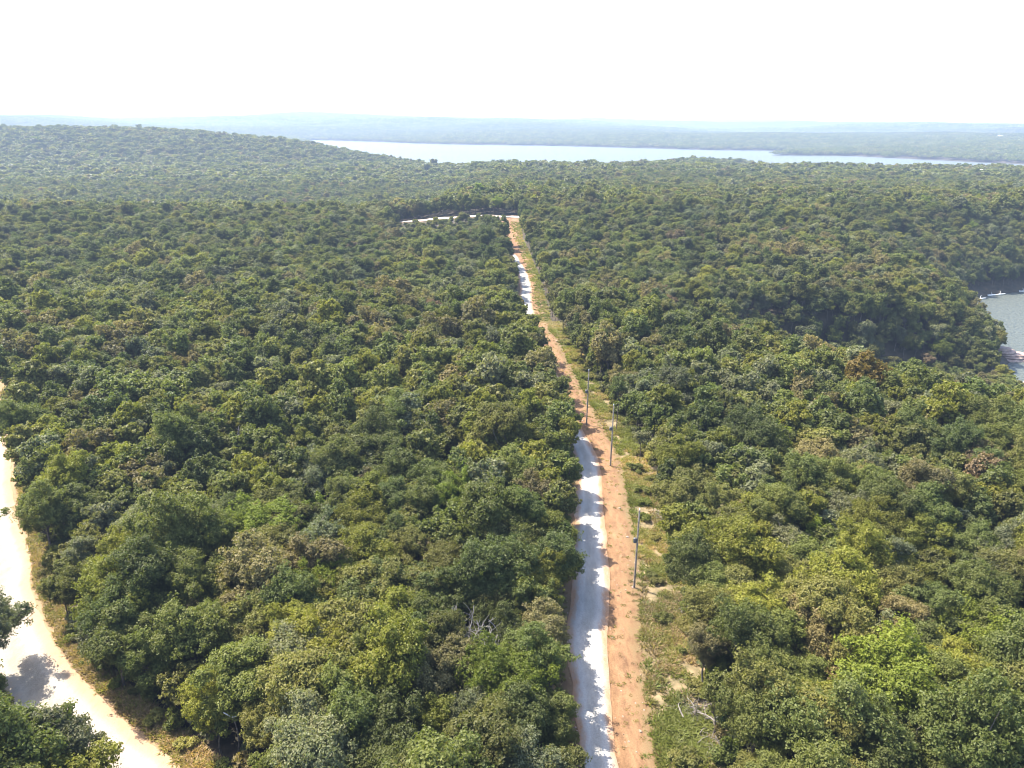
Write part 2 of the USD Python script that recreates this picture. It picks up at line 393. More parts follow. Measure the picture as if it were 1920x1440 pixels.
def cards(rg, c, nrm, L, W, droop=0.0):
    """Rhombic leaf sprays: quads at c facing nrm, folded along the middle."""
    n = len(c)
    nrm = nrm / (np.linalg.norm(nrm, axis=1, keepdims=True) + 1e-9)
    h = rg.normal(size=(n, 3)); h -= (h * nrm).sum(1, keepdims=True) * nrm; h /= np.linalg.norm(h, axis=1, keepdims=True) + 1e-9
    k = np.cross(nrm, h)
    L = (L * rg.uniform(0.65, 1.35, n))[:, None]; W = (W * rg.uniform(0.65, 1.35, n))[:, None]
    f = nrm * L * rg.uniform(0.05, 0.25, (n, 1))
    V = np.stack([c - h * L / 2 - f * 0.4, c - k * W / 2 + f, c + h * L / 2 - f * 0.4, c + k * W / 2 + f], 1).reshape(-1, 3)
    i = np.arange(n) * 4
    F = np.concatenate([np.stack([i, i + 1, i + 2, i], 1)[:, :3], np.stack([i, i + 2, i + 3], 1)])
    return V, F


def crown(seed, R=3.6, H=10.0, base=2.4, lobes=26, leaves=6000, L=0.42, tall=1.0, sparse=0.0, per=18, cr=0.36):
    """(trunk mesh, crown mesh). The crown is a heap of uneven lobes, each lobe a rough shell of leaf bunches with gaps between."""
    rg = np.random.default_rng(seed)
    cz, rz = (base + H) / 2 + 0.2, (H - base) / 2
    C, Q = [], []
    sq = rg.normal(0, .16, 2); sk = rg.normal(0, .45, 2)
    for i in range(lobes):
        while True:
            d = rg.normal(size=3); d /= np.linalg.norm(d)
            if d[2] > -0.75:
                break
        rr = rg.uniform(0.25, 1.0) ** 0.6
        lr = R * rg.uniform(0.13, 0.36)
        rr *= rg.uniform(.8, 1.18)
        c = np.array([d[0] * rr * R * .9 * (1 + sq[0]) + sk[0] * d[2], d[1] * rr * R * .9 * (1 + sq[1]) + sk[1] * d[2], cz + d[2] * rr * (rz - lr * .5) * tall])
        C.append(c); Q.append(lr)
    C.append(np.array([0, 0, cz])); Q.append(R * 0.5)
    C, Q = np.array(C), np.array(Q)
    pr = Q ** 2 / (Q ** 2).sum()
    nb = max(int(leaves / per), 8)
    m = int(nb * 1.9)
    k = rg.choice(len(Q), m, p=pr)
    d = rg.normal(size=(m, 3)); d[:, 2] += 0.30; d /= np.linalg.norm(d, axis=1, keepdims=True)
    rad = Q[k] * (0.50 + 0.62 * rg.random(m)) + (rg.random(m) < .14) * rg.uniform(0, .7, m)
    P = C[k] + d * rad[:, None] * np.array([1, 1, 0.85])
    dist = np.linalg.norm(P[:, None] - C[None], axis=2) / Q[None]
    dist[np.arange(m), k] = 9
    keep = (dist.min(1) > 0.78) | (rg.random(m) < 0.15)
    keep &= meshkit.noise(P * 0.9 + seed, seed) > 0.16 + sparse
    P, d = P[keep][:nb], d[keep][:nb]
    n = len(P)
    lf = rg.normal(size=(n, per, 3)); lf /= np.linalg.norm(lf, axis=2, keepdims=True)
    br = cr * rg.uniform(.45, 1.5, n)
    pos = P[:, None] + lf * (br[:, None] * rg.random((n, per)) ** 0.5)[..., None] * np.array([1, 1, .8])
    nr = lf * .75 + d[:, None] * .6 + rg.normal(size=lf.shape) * .45 + np.array([0, 0, .25])
    cm = cards(rg, pos.reshape(-1, 3), nr.reshape(-1, 3), L, L * 0.66)
    lean = rg.normal(0, 0.25, 2)
    fork = np.array([lean[0], lean[1], base + 0.9])
    parts = [limb(rg, (0, 0, -0.4), fork, R * 0.052, R * 0.038, 0.05, 6, 7)]
    for j in rg.choice(len(Q), min(12, len(Q)), replace=False):
        parts.append(limb(rg, fork - np.array([0, 0, 0.15]), C[j], R * 0.024, R * 0.007, 0.12, 5, 5))
    return join(parts), cm


def bare_tree(seed, H=9.0, spread=2.6, twigs=26):
    rg = np.random.default_rng(seed)
    parts = [limb(rg, (0, 0, -0.4), (rg.normal(0, .3), rg.normal(0, .3), H * 0.42), 0.16, 0.12, 0.03, 5, 7)]
    fork = parts[0][0][-7:].mean(0)
    twig = []
    for i in range(7):
        a = i * 2 * np.pi / 7 + rg.normal(0, .3)
        tip = fork + np.array([np.cos(a) * spread * rg.uniform(.35, 1), np.sin(a) * spread * rg.uniform(.35, 1), H * rg.uniform(.3, .55)])
        parts.append(limb(rg, fork, tip, 0.09, 0.03, 0.1, 6, 5))
        for q in range(twigs // 7 + 1):
            t = rg.uniform(.35, .95)
            s = fork * (1 - t) + tip * t
            twig.append(limb(rg, s, s + rg.normal(size=3) * np.array([.7, .7, .4]) + np.array([0, 0, .7]), 0.035, 0.012, 0.1, 4, 4))
    return join(parts), join(twig)


def cedar(seed, H=7.0, R=1.7, leaves=3500, L=0.34):
    rg = np.random.default_rng(seed)
    z = rg.random(leaves) ** 1.3
    a = rg.random(leaves) * 2 * np.pi
    prof = (1 - z) ** 0.75 * R * (0.75 + 0.35 * meshkit.noise(np.stack([np.cos(a) * 2 + 5, np.sin(a) * 2 + 5, z * 9], 1), seed))
    r = prof * (0.72 + 0.3 * rg.random(leaves))
    P = np.stack([np.cos(a) * r, np.sin(a) * r, 0.5 + z * (H - 0.5)], 1)
    nr = np.stack([np.cos(a), np.sin(a), 0.5 + 0 * a], 1) + rg.normal(size=(leaves, 3)) * 0.5
    return limb(rg, (0, 0, -.3), (0, 0, H * .9), .13, .03, .01, 5, 6), cards(rg, P, nr, L, L * .55)


def bush(seed, R=1.0, leaves=900, L=0.24):
    rg = np.random.default_rng(seed)
    C = np.stack([rg.normal(0, .45, 7) * R, rg.normal(0, .45, 7) * R, rg.uniform(.35, .9, 7) * R], 1)
    Q = rg.uniform(.35, .6, 7) * R
    k = rg.integers(0, 7, leaves)
    d = rg.normal(size=(leaves, 3)); d[:, 2] = np.abs(d[:, 2]) + .1; d /= np.linalg.norm(d, axis=1, keepdims=True)
    P = C[k] + d * (Q[k] * rg.uniform(.6, 1.05, leaves))[:, None]
    P[:, 2] = np.maximum(P[:, 2], 0.05)
    st = [limb(rg, (0, 0, -.15), c, .035 * R, .012, .1, 4, 4) for c in C]
    return join(st), cards(rg, P, d + rg.normal(size=d.shape) * .6, L, L * .65)


# class prims: one tree of each shape and tone
stage.CreateClassPrim('/World/kinds')
KINDS = {}


def add_kind(tone, seed, builder, mat, trunk_mat=BARK, names=('trunk', 'crown')):
    path = f'/World/kinds/{tone}_{len(KINDS.get(tone, []))}'
    UsdGeom.Xform.Define(stage, path)
    tr, cr = builder
    usdkit.mesh(stage, path + '/' + names[0], tr, trunk_mat, smooth=True)
    usdkit.mesh(stage, path + '/' + names[1], cr, mat)
    KINDS.setdefault(tone, []).append(path)


shape_no = 100
for tone, n in (('green', 5), ('dark', 3), ('yellow', 2), ('olive', 4), ('khaki', 2), ('russet', 2), ('lime', 1), ('silver', 3), ('gold', 1)):
    for i in range(n):
        shape_no += 1
        rg = np.random.default_rng(shape_no)
        add_kind(tone, shape_no, crown(shape_no, R=2.9 * rg.uniform(.85, 1.22), H=9.0 * rg.uniform(.9, 1.1), lobes=int(rg.integers(24, 46)), leaves=22000,
                                       L=0.205, sparse=0.07 if tone in ('russet', 'silver', 'khaki') else 0.02), LEAF[tone])
for i in range(2):
    add_kind('cedar', 300 + i, cedar(300 + i), LEAF['cedar'])
for i in range(3):
    add_kind('bare', 320 + i, bare_tree(320 + i, twigs=60), GREYWOOD, GREYWOOD, ('trunk', 'branches'))
for i, tn in enumerate(('weed_green', 'weed_yellow', 'green', 'olive')):
    add_kind('bush', 340 + i, bush(340 + i), WEED.get(tn) or LEAF.get(tn), BARK, ('stems', 'foliage'))
add_kind('sapling', 360, crown(360, R=1.5, H=9.5, base=4.6, lobes=14, leaves=3600, L=.24), LEAF['dark'])
add_kind('sapling', 361, crown(361, R=1.3, H=6.5, base=2.6, lobes=10, leaves=2400, L=.24, sparse=.15), LEAF['silver'])


# ------------------------------------------------------------------ where trees stand
def project(x, y, z):
    P = np.stack([x, y, z - CAM_H], -1)
    w = P @ fwd
    return 960 + FPX * (P @ rgt) / w, 720 - FPX * (P @ up) / w, w


SOLO = [(37, 60.5, 4.3), (-5.2, 68.5, 2.6), (-1.4, 67.8, 2.6), (-17, 84, 2.4), (-48, 121, 2.4), (31, 84, 2.2)]
HOUSES = [(614, 1040)]


def hexgrid(s, y0, y1, seed):
    rg = np.random.default_rng(seed)
    pts = []
    j = 0
    y = y0
    while y < y1:
        half = 0.72 * (y + 55) + 22
        x = np.arange(-half, half, s) + (s / 2 if j % 2 else 0)
        pts.append(np.stack([x, np.full(len(x), y)], 1))
        y += s * 0.866; j += 1
    p = np.vstack(pts)
    return p + rg.uniform(-0.5, 0.5, p.shape) * s


def free(x, y, margin=0.0):
    """True where a tree may stand."""
    ok = np.ones(len(x), bool)
    inrow = (y < 446) & (x > gl(np.clip(y, -80, 438)) - 1.4 - margin + 0.7 * sstep(132, 140, y) * sstep(206, 198, y) - 1.8 * sstep(212, 222, y) - 1.1 * sstep(80, 66, y)) & (x < dr(np.clip(y, -80, 440)) + (5.2 - 2.6 * sstep(120, 165, y) - 0.9 * sstep(205, 230, y)) + margin)
    ok &= ~inrow
    d, _ = seg_dist(x, y, [(a - n[0] * 4.4, b - n[1] * 4.4) for (a, b), n in zip(LEFT_R, nrm)])
    ok &= d > 5.9 + margin
    d, a = seg_dist(x, y, CROSS)
    ok &= d > 7.5 + margin
    si, _ = seg_dist(x, y, INLET, True)
    sl, _ = seg_dist(x, y, LAKE, True)
    ok &= (si > np.where((y > 290) & (y < 385) & (x < 240), 12.0, 4.0)) & (sl > 4)
    ok &= ~((x > 158 + .25 * (y - 205)) & (x < 262) & (y > 204) & (y < 268))
    ok &= np.hypot(x + 26, y - 55) > 3.2
    ok &= ~((np.abs(x + 36) < 36) & (y > 433) & (y < 452))
    for hx, hy, hr in SOLO:
        ok &= (np.hypot(x - hx, y - hy) > hr) & ~((np.abs(x - hx * .96) < hr * .8) & (y < hy) & (y > hy - hr * 1.5))
    for hx, hy in HOUSES:
        ok &= ~((np.abs(x - hx) < 15) & (y > hy - 75) & (y < hy + 10))
    return ok


p1 = hexgrid(3.65, 30, 460, 1)
p2 = hexgrid(5.1, 460, 880, 2)
p3 = hexgrid(7.6, 880, 1800, 3)
pts = np.vstack([p1, p2, p3])
lod = np.concatenate([np.zeros(len(p1)), np.ones(len(p2)), np.full(len(p3), 2)]).astype(int)
ok = free(pts[:, 0], pts[:, 1])
keep_gap = meshkit.noise(np.stack([pts[:, 0] / 9, pts[:, 1] / 9, pts[:, 0] * 0], -1), 77) > 0.06
ok &= keep_gap
pts, lod = pts[ok], lod[ok]
px, py = pts.T
pz = height(px, py)
size = np.random.default_rng(5).normal(1.0, 0.2, len(px)).clip(.6, 1.7) * np.array([1.0, 1.12, 1.4])[lod]
size *= 1 + 0.14 * fbm2(px, py, 45, 2, 31)
low = (np.abs(px + 30) < 34) & (py > 395) & (py < 446)
size[low] *= 0.7
low1 = low
hgt = size * np.random.default_rng(6).uniform(.88, 1.12, len(px)) * np.array([1.0, .92, .78])[lod]
hgt[low1] *= 0.75
u_, v_, w_ = project(px, py, pz + 7 * hgt)
vis = (u_ > -60 - 14 * FPX / w_) & (u_ < 1980 + 12 * FPX / w_) & (v_ < 1480 + 12 * FPX / w_) & (w_ > 8)
px, py, pz, lod, size, hgt = (a[vis] for a in (px, py, pz, lod, size, hgt))
u_, v_, w_ = u_[vis], v_[vis], w_[vis]

# tone of each tree: drifts over the country, varies tree by tree
low = np.hypot(px - 148, py - 212) < 46
size[low] *= 0.8; hgt[low] *= 0.62
tr_ = np.random.default_rng(8)
warm = fbm2(px, py, 70, 3, 41) * 1.5
names = ['green', 'dark', 'yellow', 'olive', 'khaki', 'russet', 'lime', 'silver', 'gold']
Wt = np.stack([np.full(len(px), .30), .20 - .08 * warm, .09 + .10 * np.maximum(warm, 0), .24 + .10 * warm, .05 + .06 * np.maximum(warm, 0),
               .003 + .008 * np.maximum(warm, 0), np.full(len(px), .006), .14 - .06 * warm, np.full(len(px), .0015)], 1).clip(0.001)
Wt /= Wt.sum(1, keepdims=True)
tone = (tr_.random(len(px))[:, None] > np.cumsum(Wt, 1)).sum(1).clip(0, 8)
yaw = tr_.uniform(0, 360, len(px))
cx_, cy_, _w = project(px, py, pz + 6.5 * hgt)
SPECIAL = {}


def near_tree(x, y, t, label=None, grow=1.0):
    d = np.hypot(px - x, py - y)
    i = int(np.argmin(d))
    if t == 'bare':
        tone[i] = 9
    else:
        tone[i] = names.index(t)
    size[i] *= grow; hgt[i] *= grow
    if label:
        SPECIAL[i] = label
    return i


names = names + ['bare']
for x, y, t, lab, g in (
        (-12, 61, 'yellow', None, 1.15), (-28, 97, 'lime', None, 1.0),
        (-55, 205, 'lime', None, 1.0), (-4, 82, 'lime', None, .8), (32, 88, 'yellow', None, 1), (42, 92, 'lime', None, 1), (48, 133, 'russet', 'russet brown tree among green crowns right of the dirt strip', 1.0),
        (1.5, 68, 'khaki', None, 1.0), (62, 78, 'khaki', None, 1.0), (-38, 108, 'khaki', None, .9),
        (196, 345, 'yellow', 'bright yellow green tree above the inlet at right', 1.2), (204, 314, 'gold', 'golden tree on the bank of the inlet', 1.0), (178, 320, 'russet', 'russet tree a little inland of the inlet', 1.0),
        (150, 258, 'lime', 'light green tree at the foot of the ravine beside the beach', 1.1)):
    near_tree(x, y, t, lab, g)

# the trees that show largest stand singly
inview = (u_ > -130) & (u_ < 2050) & (v_ > 0) & (v_ < 1560)
order = np.argsort(-(size / w_) * inview)
single = np.zeros(len(px), bool)
single[order[:296]] = True
single[list(SPECIAL)] = True

WORD = {'green': 'mid green', 'dark': 'dark green', 'yellow': 'yellow green', 'olive': 'olive green', 'khaki': 'khaki brown', 'russet': 'russet brown',
        'lime': 'lime green', 'silver': 'grey green', 'gold': 'golden yellow', 'bare': 'leafless grey'}


def where(i):
    x, y, u, v = px[i], py[i], u_[i], v_[i]
    g0, d0 = gl(y), dr(y)
    dl, _ = seg_dist(np.array([x]), np.array([y]), LEFT_R)
    a = 'at the bottom' if v > 1300 else 'near bottom' if v > 1160 else 'lower middle' if v > 1020 else 'mid height' if v > 890 else 'farther back'
    if x > d0:
        if x - d0 < 9:
            return f'edging the weedy strip, {a}'
        b = 'innermost' if u < 1480 else 'centre right' if u < 1690 else 'far right'
        return f'right of the dirt strip, {b}, {a}'
    if x > g0 - 6:
        return f'left of the straight gravel road, {a}'
    left_side = x < np.interp(y, [q[1] for q in LEFT_R], [q[0] for q in LEFT_R]) - 3
    if left_side:
        return f'outside the curving gravel road, {a}'
    if dl[0] < 6:
        return f'inside the curving gravel road, {a}'
    b = 'left' if u < 430 else 'centre left' if u < 680 else 'centre' if u < 870 else 'centre right'
    return f'between both roads, {b}, {a}'


idx = np.where(single)[0]
base_lab = {}
for i in idx:
    if i in SPECIAL:
        continue
    s = 'small' if size[i] < .85 else 'broad' if size[i] > 1.15 else 'medium'
    base_lab.setdefault(f'{s} {WORD[names[tone[i]]]} tree {where(i)}', []).append(i)
labels = {}
for lab, ii in base_lab.items():
    ii = sorted(ii, key=lambda q: w_[q])
    n = len(ii)
    for k, i in enumerate(ii):
        if n == 1:
            labels[i] = lab
        elif n == 2:
            labels[i] = lab + ', ' + ('nearer', 'farther')[k] + ' of two'
        else:
            labels[i] = lab.replace(' right of the dirt strip', ' right of the dirt') + ', ' + (('nearest', 'middle', 'farthest')[k] if n == 3 else ('nearest', 'second', 'third', 'fourth', 'fifth', 'sixth', 'seventh', 'eighth', 'last')[min(k, 8)]) + ' of ' + ('three' if n == 3 else 'several')
labels.update(SPECIAL)
kk = np.random.default_rng(9)
labels = {i: (l if len(l.replace(',', ' ').split()) < 17 else l.replace(' tree', '').replace(' gravel', '')) for i, l in labels.items()}
for i in idx:
    kinds = KINDS[names[tone[i]]]
    thing('bare_tree' if tone[i] == 9 else 'oak_tree', labels[i], 'tree', (px[i], py[i], pz[i]), yaw[i], 'leafless trees' if tone[i] == 9 else 'oak trees of the near forest', (size[i], size[i], hgt[i]), kinds[int(kk.integers(len(kinds)))])

# the rest of the forest, one scattered object
rest = np.where(~single)[0]


def instancer(path, protos, P, which, yawdeg, S):
    pi = UsdGeom.PointInstancer.Define(stage, path)
    UsdGeom.Scope.Define(stage, path + '/growth')
    targets = []
    for n, parts in enumerate(protos):
        q = f'{path}/growth/crown_{n:03d}' if n else f'{path}/growth/crown'
        UsdGeom.Xform.Define(stage, q)
        for nm, mesh, mat in parts:
            usdkit.mesh(stage, f'{q}/{nm}', mesh, mat)
        targets.append(Sdf.Path(q))
    pi.CreatePrototypesRel().SetTargets(targets)
    pi.CreatePositionsAttr(Vt.Vec3fArray.FromNumpy(P.astype(np.float32)))
    pi.CreateProtoIndicesAttr(Vt.IntArray.FromNumpy(which.astype(np.int32)))
    h = np.radians(yawdeg) / 2
    pi.CreateOrientationsAttr(Vt.QuathArray([Gf.Quath(float(math.cos(a)), 0.0, 0.0, float(math.sin(a))) for a in h]))
    pi.CreateScalesAttr(Vt.Vec3fArray.FromNumpy(S.astype(np.float32)))
    return pi.GetPrim()


protos, index = [], {}
for lv, (leaves, L, var) in enumerate(((5200, 0.42, 2), (700, 1.05, 1), (150, 2.3, 1))):
    for t in names[:9]:
        for k in range(var if t in ('green', 'dark', 'olive', 'silver') else 1):
            tr, cr = crown(500 + len(protos), R=2.8 * rng.uniform(.9, 1.15), H=9.2, lobes=26 if lv < 2 else 14, leaves=leaves, L=L, sparse=.03, per=(12, 4, 2)[lv], cr=(.40, .5, .5)[lv])
            parts = [('foliage', cr, LEAF[t])] + ([('trunk', tr, BARK)] if lv == 0 else [])
            index.setdefault((lv, t), []).append(len(protos))
            protos.append(parts)
which = np.array([index[(lod[i], names[tone[i]])][int(kk.integers(len(index[(lod[i], names[tone[i]])])))] for i in rest])
f = instancer('/World/forest', protos, np.stack([px, py, pz], 1)[rest], which, yaw[rest], np.stack([size, size, hgt], 1)[rest])
tag(f, 'continuous oak forest rolling away from the near trees to the lake shore', 'forest', kind='stuff')

# woods across the lake, seen as one hazy mass
fr = np.random.default_rng(12)
far_p, far_s = [], []
for s, y0, y1 in ((30, 1700, 4600), (60, 4600, 11500)):
    j, y = 0, y0
    while y < y1:
        half = .72 * y + 100
        x = np.arange(-half, half, s) + (s / 2 if j % 2 else 0)
        q = np.stack([x, np.full(len(x), float(y))], 1) + fr.uniform(-.4, .4, (len(x), 2)) * s
        far_p.append(q); far_s.append(np.full(len(q), s / 30.0))
        y += s * .866; j += 1
far_p, far_s = np.vstack(far_p), np.concatenate(far_s)
sl, _ = seg_dist(far_p[:, 0], far_p[:, 1], LAKE, True)
fz = height(far_p[:, 0], far_p[:, 1])
ok = np.ones(len(far_p), bool)
for hx, hy in ((1790, 2950), (1900, 2700)):
    ok &= ~((np.abs(far_p[:, 0] - hx) < 38) & (far_p[:, 1] > hy - 130) & (far_p[:, 1] < hy + 26))
ok &= (sl > 14 * far_s) & ((far_p[:, 1] > 1800) | (far_p[:, 0] > 800)) & (fz > WATER + .5)
far_p, far_s, fz = far_p[ok], far_s[ok], fz[ok]


def patch(seed, n=24, leaves=14):
    rg = np.random.default_rng(seed)
    out = []
    for k in range(n):
        c = np.array([*rg.uniform(-17, 17, 2), 0]); h = rg.uniform(7, 12); r = rg.uniform(3, 5)
        d = rg.normal(size=(leaves, 3)); d[:, 2] = np.abs(d[:, 2]); d /= np.linalg.norm(d, axis=1, keepdims=True)
        P = c + np.array([0, 0, h * .55]) + d * np.array([r, r, h * .45])
        out.append(cards(rg, P, d + rg.normal(size=d.shape) * .4, 4.2, 3.6))
    return join(out)


fp = [[('foliage', patch(700 + k), LEAF[t])] for k, t in enumerate(('green', 'dark', 'olive', 'silver', 'green', 'dark'))]
f2 = instancer('/World/far_shore_woods', fp, np.column_stack([far_p, fz - 0.5]), fr.integers(0, 6, len(far_p)), fr.uniform(0, 360, len(far_p)),
               np.stack([far_s, far_s, 1 + .15 * (far_s - 1)], 1))
tag(f2, 'hazy blue woods on the low hills across the lake', 'forest', kind='stuff')
print('trees', len(px), 'single', len(idx), 'far patches', len(far_p))

# ------------------------------------------------------------------ extra trees, shrubs, weeds along the strip
H1 = lambda x, y: float(height(np.array([x]), np.array([y]))[0])
K = lambda t, n: KINDS[t][n]
for x, y, t, n, sc, lab in ((-56.9, 69, 'silver', 0, 1.25, 'grey green tree leaning over the curving road at the left edge'),
                            (-39.5, 52, 'silver', 1, 1.15, 'grey green tree in front of the curving road, bottom left corner'),
                            (-50, 57.5, 'green', 2, .6, 'dark leafy tree at left edge between two grey green crowns')):
    thing('oak_tree', lab, 'tree', (x, y, H1(x, y)), 40 * n, 'trees outside the curving road', (sc, sc, sc), K(t, n))
thing('oak_tree', 'broad bright lime green tree, the brightest crown at bottom right', 'tree', (37, 60.5, H1(37, 60.5)), 0, None, (1.45, 1.45, 1.28), K('lime', 0))
for x, y, n, sc, lab in ((-5.2, 68.5, 0, .95, 'leafless grey tree near bottom between the roads, left of the pair'), (-1.4, 67.8, 1, .95, 'leafless grey tree near bottom between the roads, right of the pair'),
                         (-17, 84, 2, .9, 'leafless grey tree deeper in the woods behind the bare pair'), (-48, 121, 0, .9, 'leafless grey tree among crowns not far from the curving road'),
                         (31, 84, 1, .85, 'leafless grey tree in the woods beside the weedy strip')):
    thing('bare_tree', lab, 'tree', (x, y, H1(x, y)), 57 * n + x, 'leafless trees', (sc * 1.1, sc * 1.1, sc), K('bare', n))
for x, y, n, sc, lab in ((20.6, 138.3, 0, 1.25, 'tall slim dark tree on a bare trunk beside the dirt strip'),
                         (23.0, 124.2, 1, 1.1, 'thin grey stemmed sapling beside the dirt strip, left of two'),
                         (25.2, 119.5, 1, 1.25, 'thin grey stemmed sapling above the brush heap, right of two'),
                         (21.5, 150.5, 1, .9, 'small thin sapling behind the tall slim tree'),
                         (19.8, 166.0, 1, 1.0, 'thin sapling on the weedy crest of the strip')):
    thing('slim_tree', lab, 'tree', (x, y, H1(x, y)), 70 * n + x * 31, None, (sc, sc, sc), K('sapling', n))
for x, y, n, sc, lab in ((22.2, 62.2, 0, .62, 'small dark cedar beside the weedy strip near the bottom'), (-12, 93, 1, .8, 'dark pointed cedar in the woods left of the straight road'),
                         (57, 71, 0, 1.0, 'dark pointed cedar in the woods at far right')):
    thing('cedar_tree', lab, 'tree', (x, y, H1(x, y)), 90 * n, None, (sc, sc, sc), K('cedar', n))

sr = np.random.default_rng(33)
TONE_B = ('green', 'yellow green', 'mid green', 'olive')
shr = []
for i in range(64):
    y = 52 + (62 if i % 4 == 0 else 150) * sr.random() ** 1.3
    d0 = float(dr(y))
    w = 5.6 - 3.2 * float(sstep(120, 180, y))
    x = d0 + .8 + sr.random() * w if i % 4 else float(gl(y)) - .9 - sr.random() * 1.2
    if i % 4 == 0 and y > 130:
        x = d0 + sr.random() * w
    shr.append((y, x, int(sr.integers(0, 4)), sr.uniform(.55, 1.15) * (1 if x > d0 else .8), 'strip' if x > d0 else 'road'))
shr.sort()
ORD = ['first', 'second', 'third', 'fourth', 'fifth', 'sixth', 'seventh', 'eighth', 'ninth', 'tenth', 'eleventh', 'twelfth', 'thirteenth', 'fourteenth', 'fifteenth', 'sixteenth', 'seventeenth', 'eighteenth', 'nineteenth', 'twentieth']
cnt = {}
for y, x, n, sc, sd in shr:
    k = (n, sd); cnt[k] = cnt.get(k, -1) + 1
    pl = 'right of the dirt' if sd == 'strip' else 'left of the straight road'
    thing('shrub', f'{TONE_B[n]} shrub {pl}, {ORD[min(cnt[k], 19)]} such from the bottom', 'shrub', (x, y, H1(x, y)), x * 997 % 360, 'shrubs along the straight road', (sc * 1.25, sc * 1.25, sc), K('bush', n))
lt = np.array(LEFT_R)
for i in range(15):
    t = 1.2 + 7.2 * i / 15 + sr.random() * .3
    j = int(t); q = lt[j] * (1 - t + j) + lt[j + 1] * (t - j) + nrm[j] * (1.0 + sr.random() * 1.2)
    n = int(sr.integers(0, 4)); sc = sr.uniform(.6, 1.2)
    thing('shrub', f'{TONE_B[n]} shrub inside the curving road, {ORD[i]} from the bottom', 'shrub', (q[0], q[1], H1(*q)), i * 77, 'shrubs along the curving road', (sc * 1.2, sc * 1.2, sc), K('bush', n))


def tuft(seed, n=46, h=.55, r=.38):
    rg = np.random.default_rng(seed)
    V, F = [], []
    for k in range(n):
        a = rg.uniform(0, 2 * np.pi); rr = r * rg.random() ** .6
        b = np.array([np.cos(a) * rr, np.sin(a) * rr, -.03]); q = rg.uniform(0, 2 * np.pi)
        t = np.array([-np.sin(q), np.cos(q), 0]) * rg.uniform(.03, .075)
        ln = np.array([np.cos(a) * .7 + rg.normal(0, .4), np.sin(a) * .7 + rg.normal(0, .4), 0]) * h * .8
        hh = h * rg.uniform(.25, 1.1)
        m = b + ln * .4 + np.array([0, 0, hh * .65]); e = b + ln + np.array([0, 0, hh])
        i = len(V) * 5
        V.append(np.stack([b - t, b + t, m + t * .9, m - t * .9, e]))
        F += [(i, i + 1, i + 2), (i, i + 2, i + 3), (i + 3, i + 2, i + 4)]
    return np.vstack(V), np.array(F)


ug = hexgrid(2.9, 34, 210, 90)
ug = ug[free(ug[:, 0], ug[:, 1], 0.4)]
uz = height(ug[:, 0], ug[:, 1])
uu, uv, uw = project(ug[:, 0], ug[:, 1], uz + 1)
ug, uz = ug[(uu > -200) & (uu < 2120) & (uw > 8)], uz[(uu > -200) & (uu < 2120) & (uw > 8)]
us = sr.uniform(.7, 2.1, len(ug))
f5 = instancer('/World/undergrowth', [[('foliage', bush(900 + k, leaves=520, L=.30)[1], LEAF[t])] for k, t in enumerate(('green', 'dark', 'olive', 'silver', 'khaki'))],
               np.column_stack([ug, uz]), sr.integers(0, 5, len(ug)), sr.uniform(0, 360, len(ug)), np.column_stack([us, us, us * sr.uniform(.8, 1.6, len(ug))]))
tag(f5, 'leafy undergrowth showing in the gaps between the near trees', 'undergrowth', kind='stuff')
wp = []
for i in range(12000):
    y = 44 + 190 * sr.random()
    d0 = float(dr(y)); w = 6.2 - 3.0 * float(sstep(120, 180, y))
    t = sr.random()
    x = d0 - .5 + sr.random() ** 1.1 * (w + .8)
    thin = meshkit.noise(np.array([x / 2.6, y / 2.6, 0.0]), 51)
    if thin + sr.normal(0, .1) < .36 + .2 * (x < d0 + .6):
        continue
    wp.append((x, y))
for i in range(5200):                                        # strays on the dirt, and the brow where weeds close over it
    y = 44 + 190 * sr.random()
    a, b = float(gl(y)) + 4.2, float(dr(y))
    x = b - (b - a) * sr.random() ** 2.2
    brow = .45 * math.exp(-((y - 158) / 10) ** 2)
    if sr.random() < .22 + .7 * brow:
        wp.append((x, y))
for i in range(2600):                                        # left edge of the straight road
    y = 44 + 110 * sr.random()
    if i % 3 == 0:
        wp.append((float(gl(y)) - .3 - 2.2 * sr.random(), y))
for i in range(4200):                                        # inner and outer verge of the curving road
    t = sr.random() * 10.5
    j = int(t); q = lt[j] * (1 - t + j) + lt[j + 1] * (t - j)
    q = q + (nrm[j] * (-.2 + 2.2 * sr.random()) if i % 3 else nrm[j] * (-8.2 - 2 * sr.random()))
    wp.append(tuple(q))
for i in range(2200):                                        # beach margin
    q = np.array([188, 250]) + sr.normal(0, 9, 2)
    if seg_dist(np.array([q[0]]), np.array([q[1]]), INLET, True)[0][0] > 5:
        wp.append(tuple(q))
for i in range(1500):                                        # scattered growth on the far dirt
    y = 235 + 195 * sr.random()
    a, b = float(gl(y)) + 4.0, float(dr(y))
    wp.append((b + .6 - (b - a) * sr.random() ** 2.0, y))
wp = np.array(wp)
wz = height(wp[:, 0], wp[:, 1]) + .03
ws = sr.uniform(.5, 1.4, len(wp)) * np.where((wp[:, 1] < 235) & (wp[:, 0] < dr(np.clip(wp[:, 1], 0, 430)) - .6) & (wp[:, 0] > 0), .45, 1.0)
verge = wp[:, 0] < -15
wt = np.where(verge, np.where(sr.random(len(wp)) < .62, 2, 1), np.where(meshkit.noise(np.column_stack([wp / 6, wp[:, 0] * 0]), 61) + sr.normal(0, .18, len(wp)) > .5, 0, np.where(sr.random(len(wp)) < .55, 1, 2)))
f3 = instancer('/World/weeds', [[('blades', tuft(800 + k, h=hh), WEED[m])] for k, (m, hh) in enumerate((('weed_green', .45), ('weed_yellow', .42), ('weed_straw', .40)))],
               np.column_stack([wp, wz]), wt, sr.uniform(0, 360, len(wp)), np.column_stack([ws * 1.15, ws * 1.15, ws]))
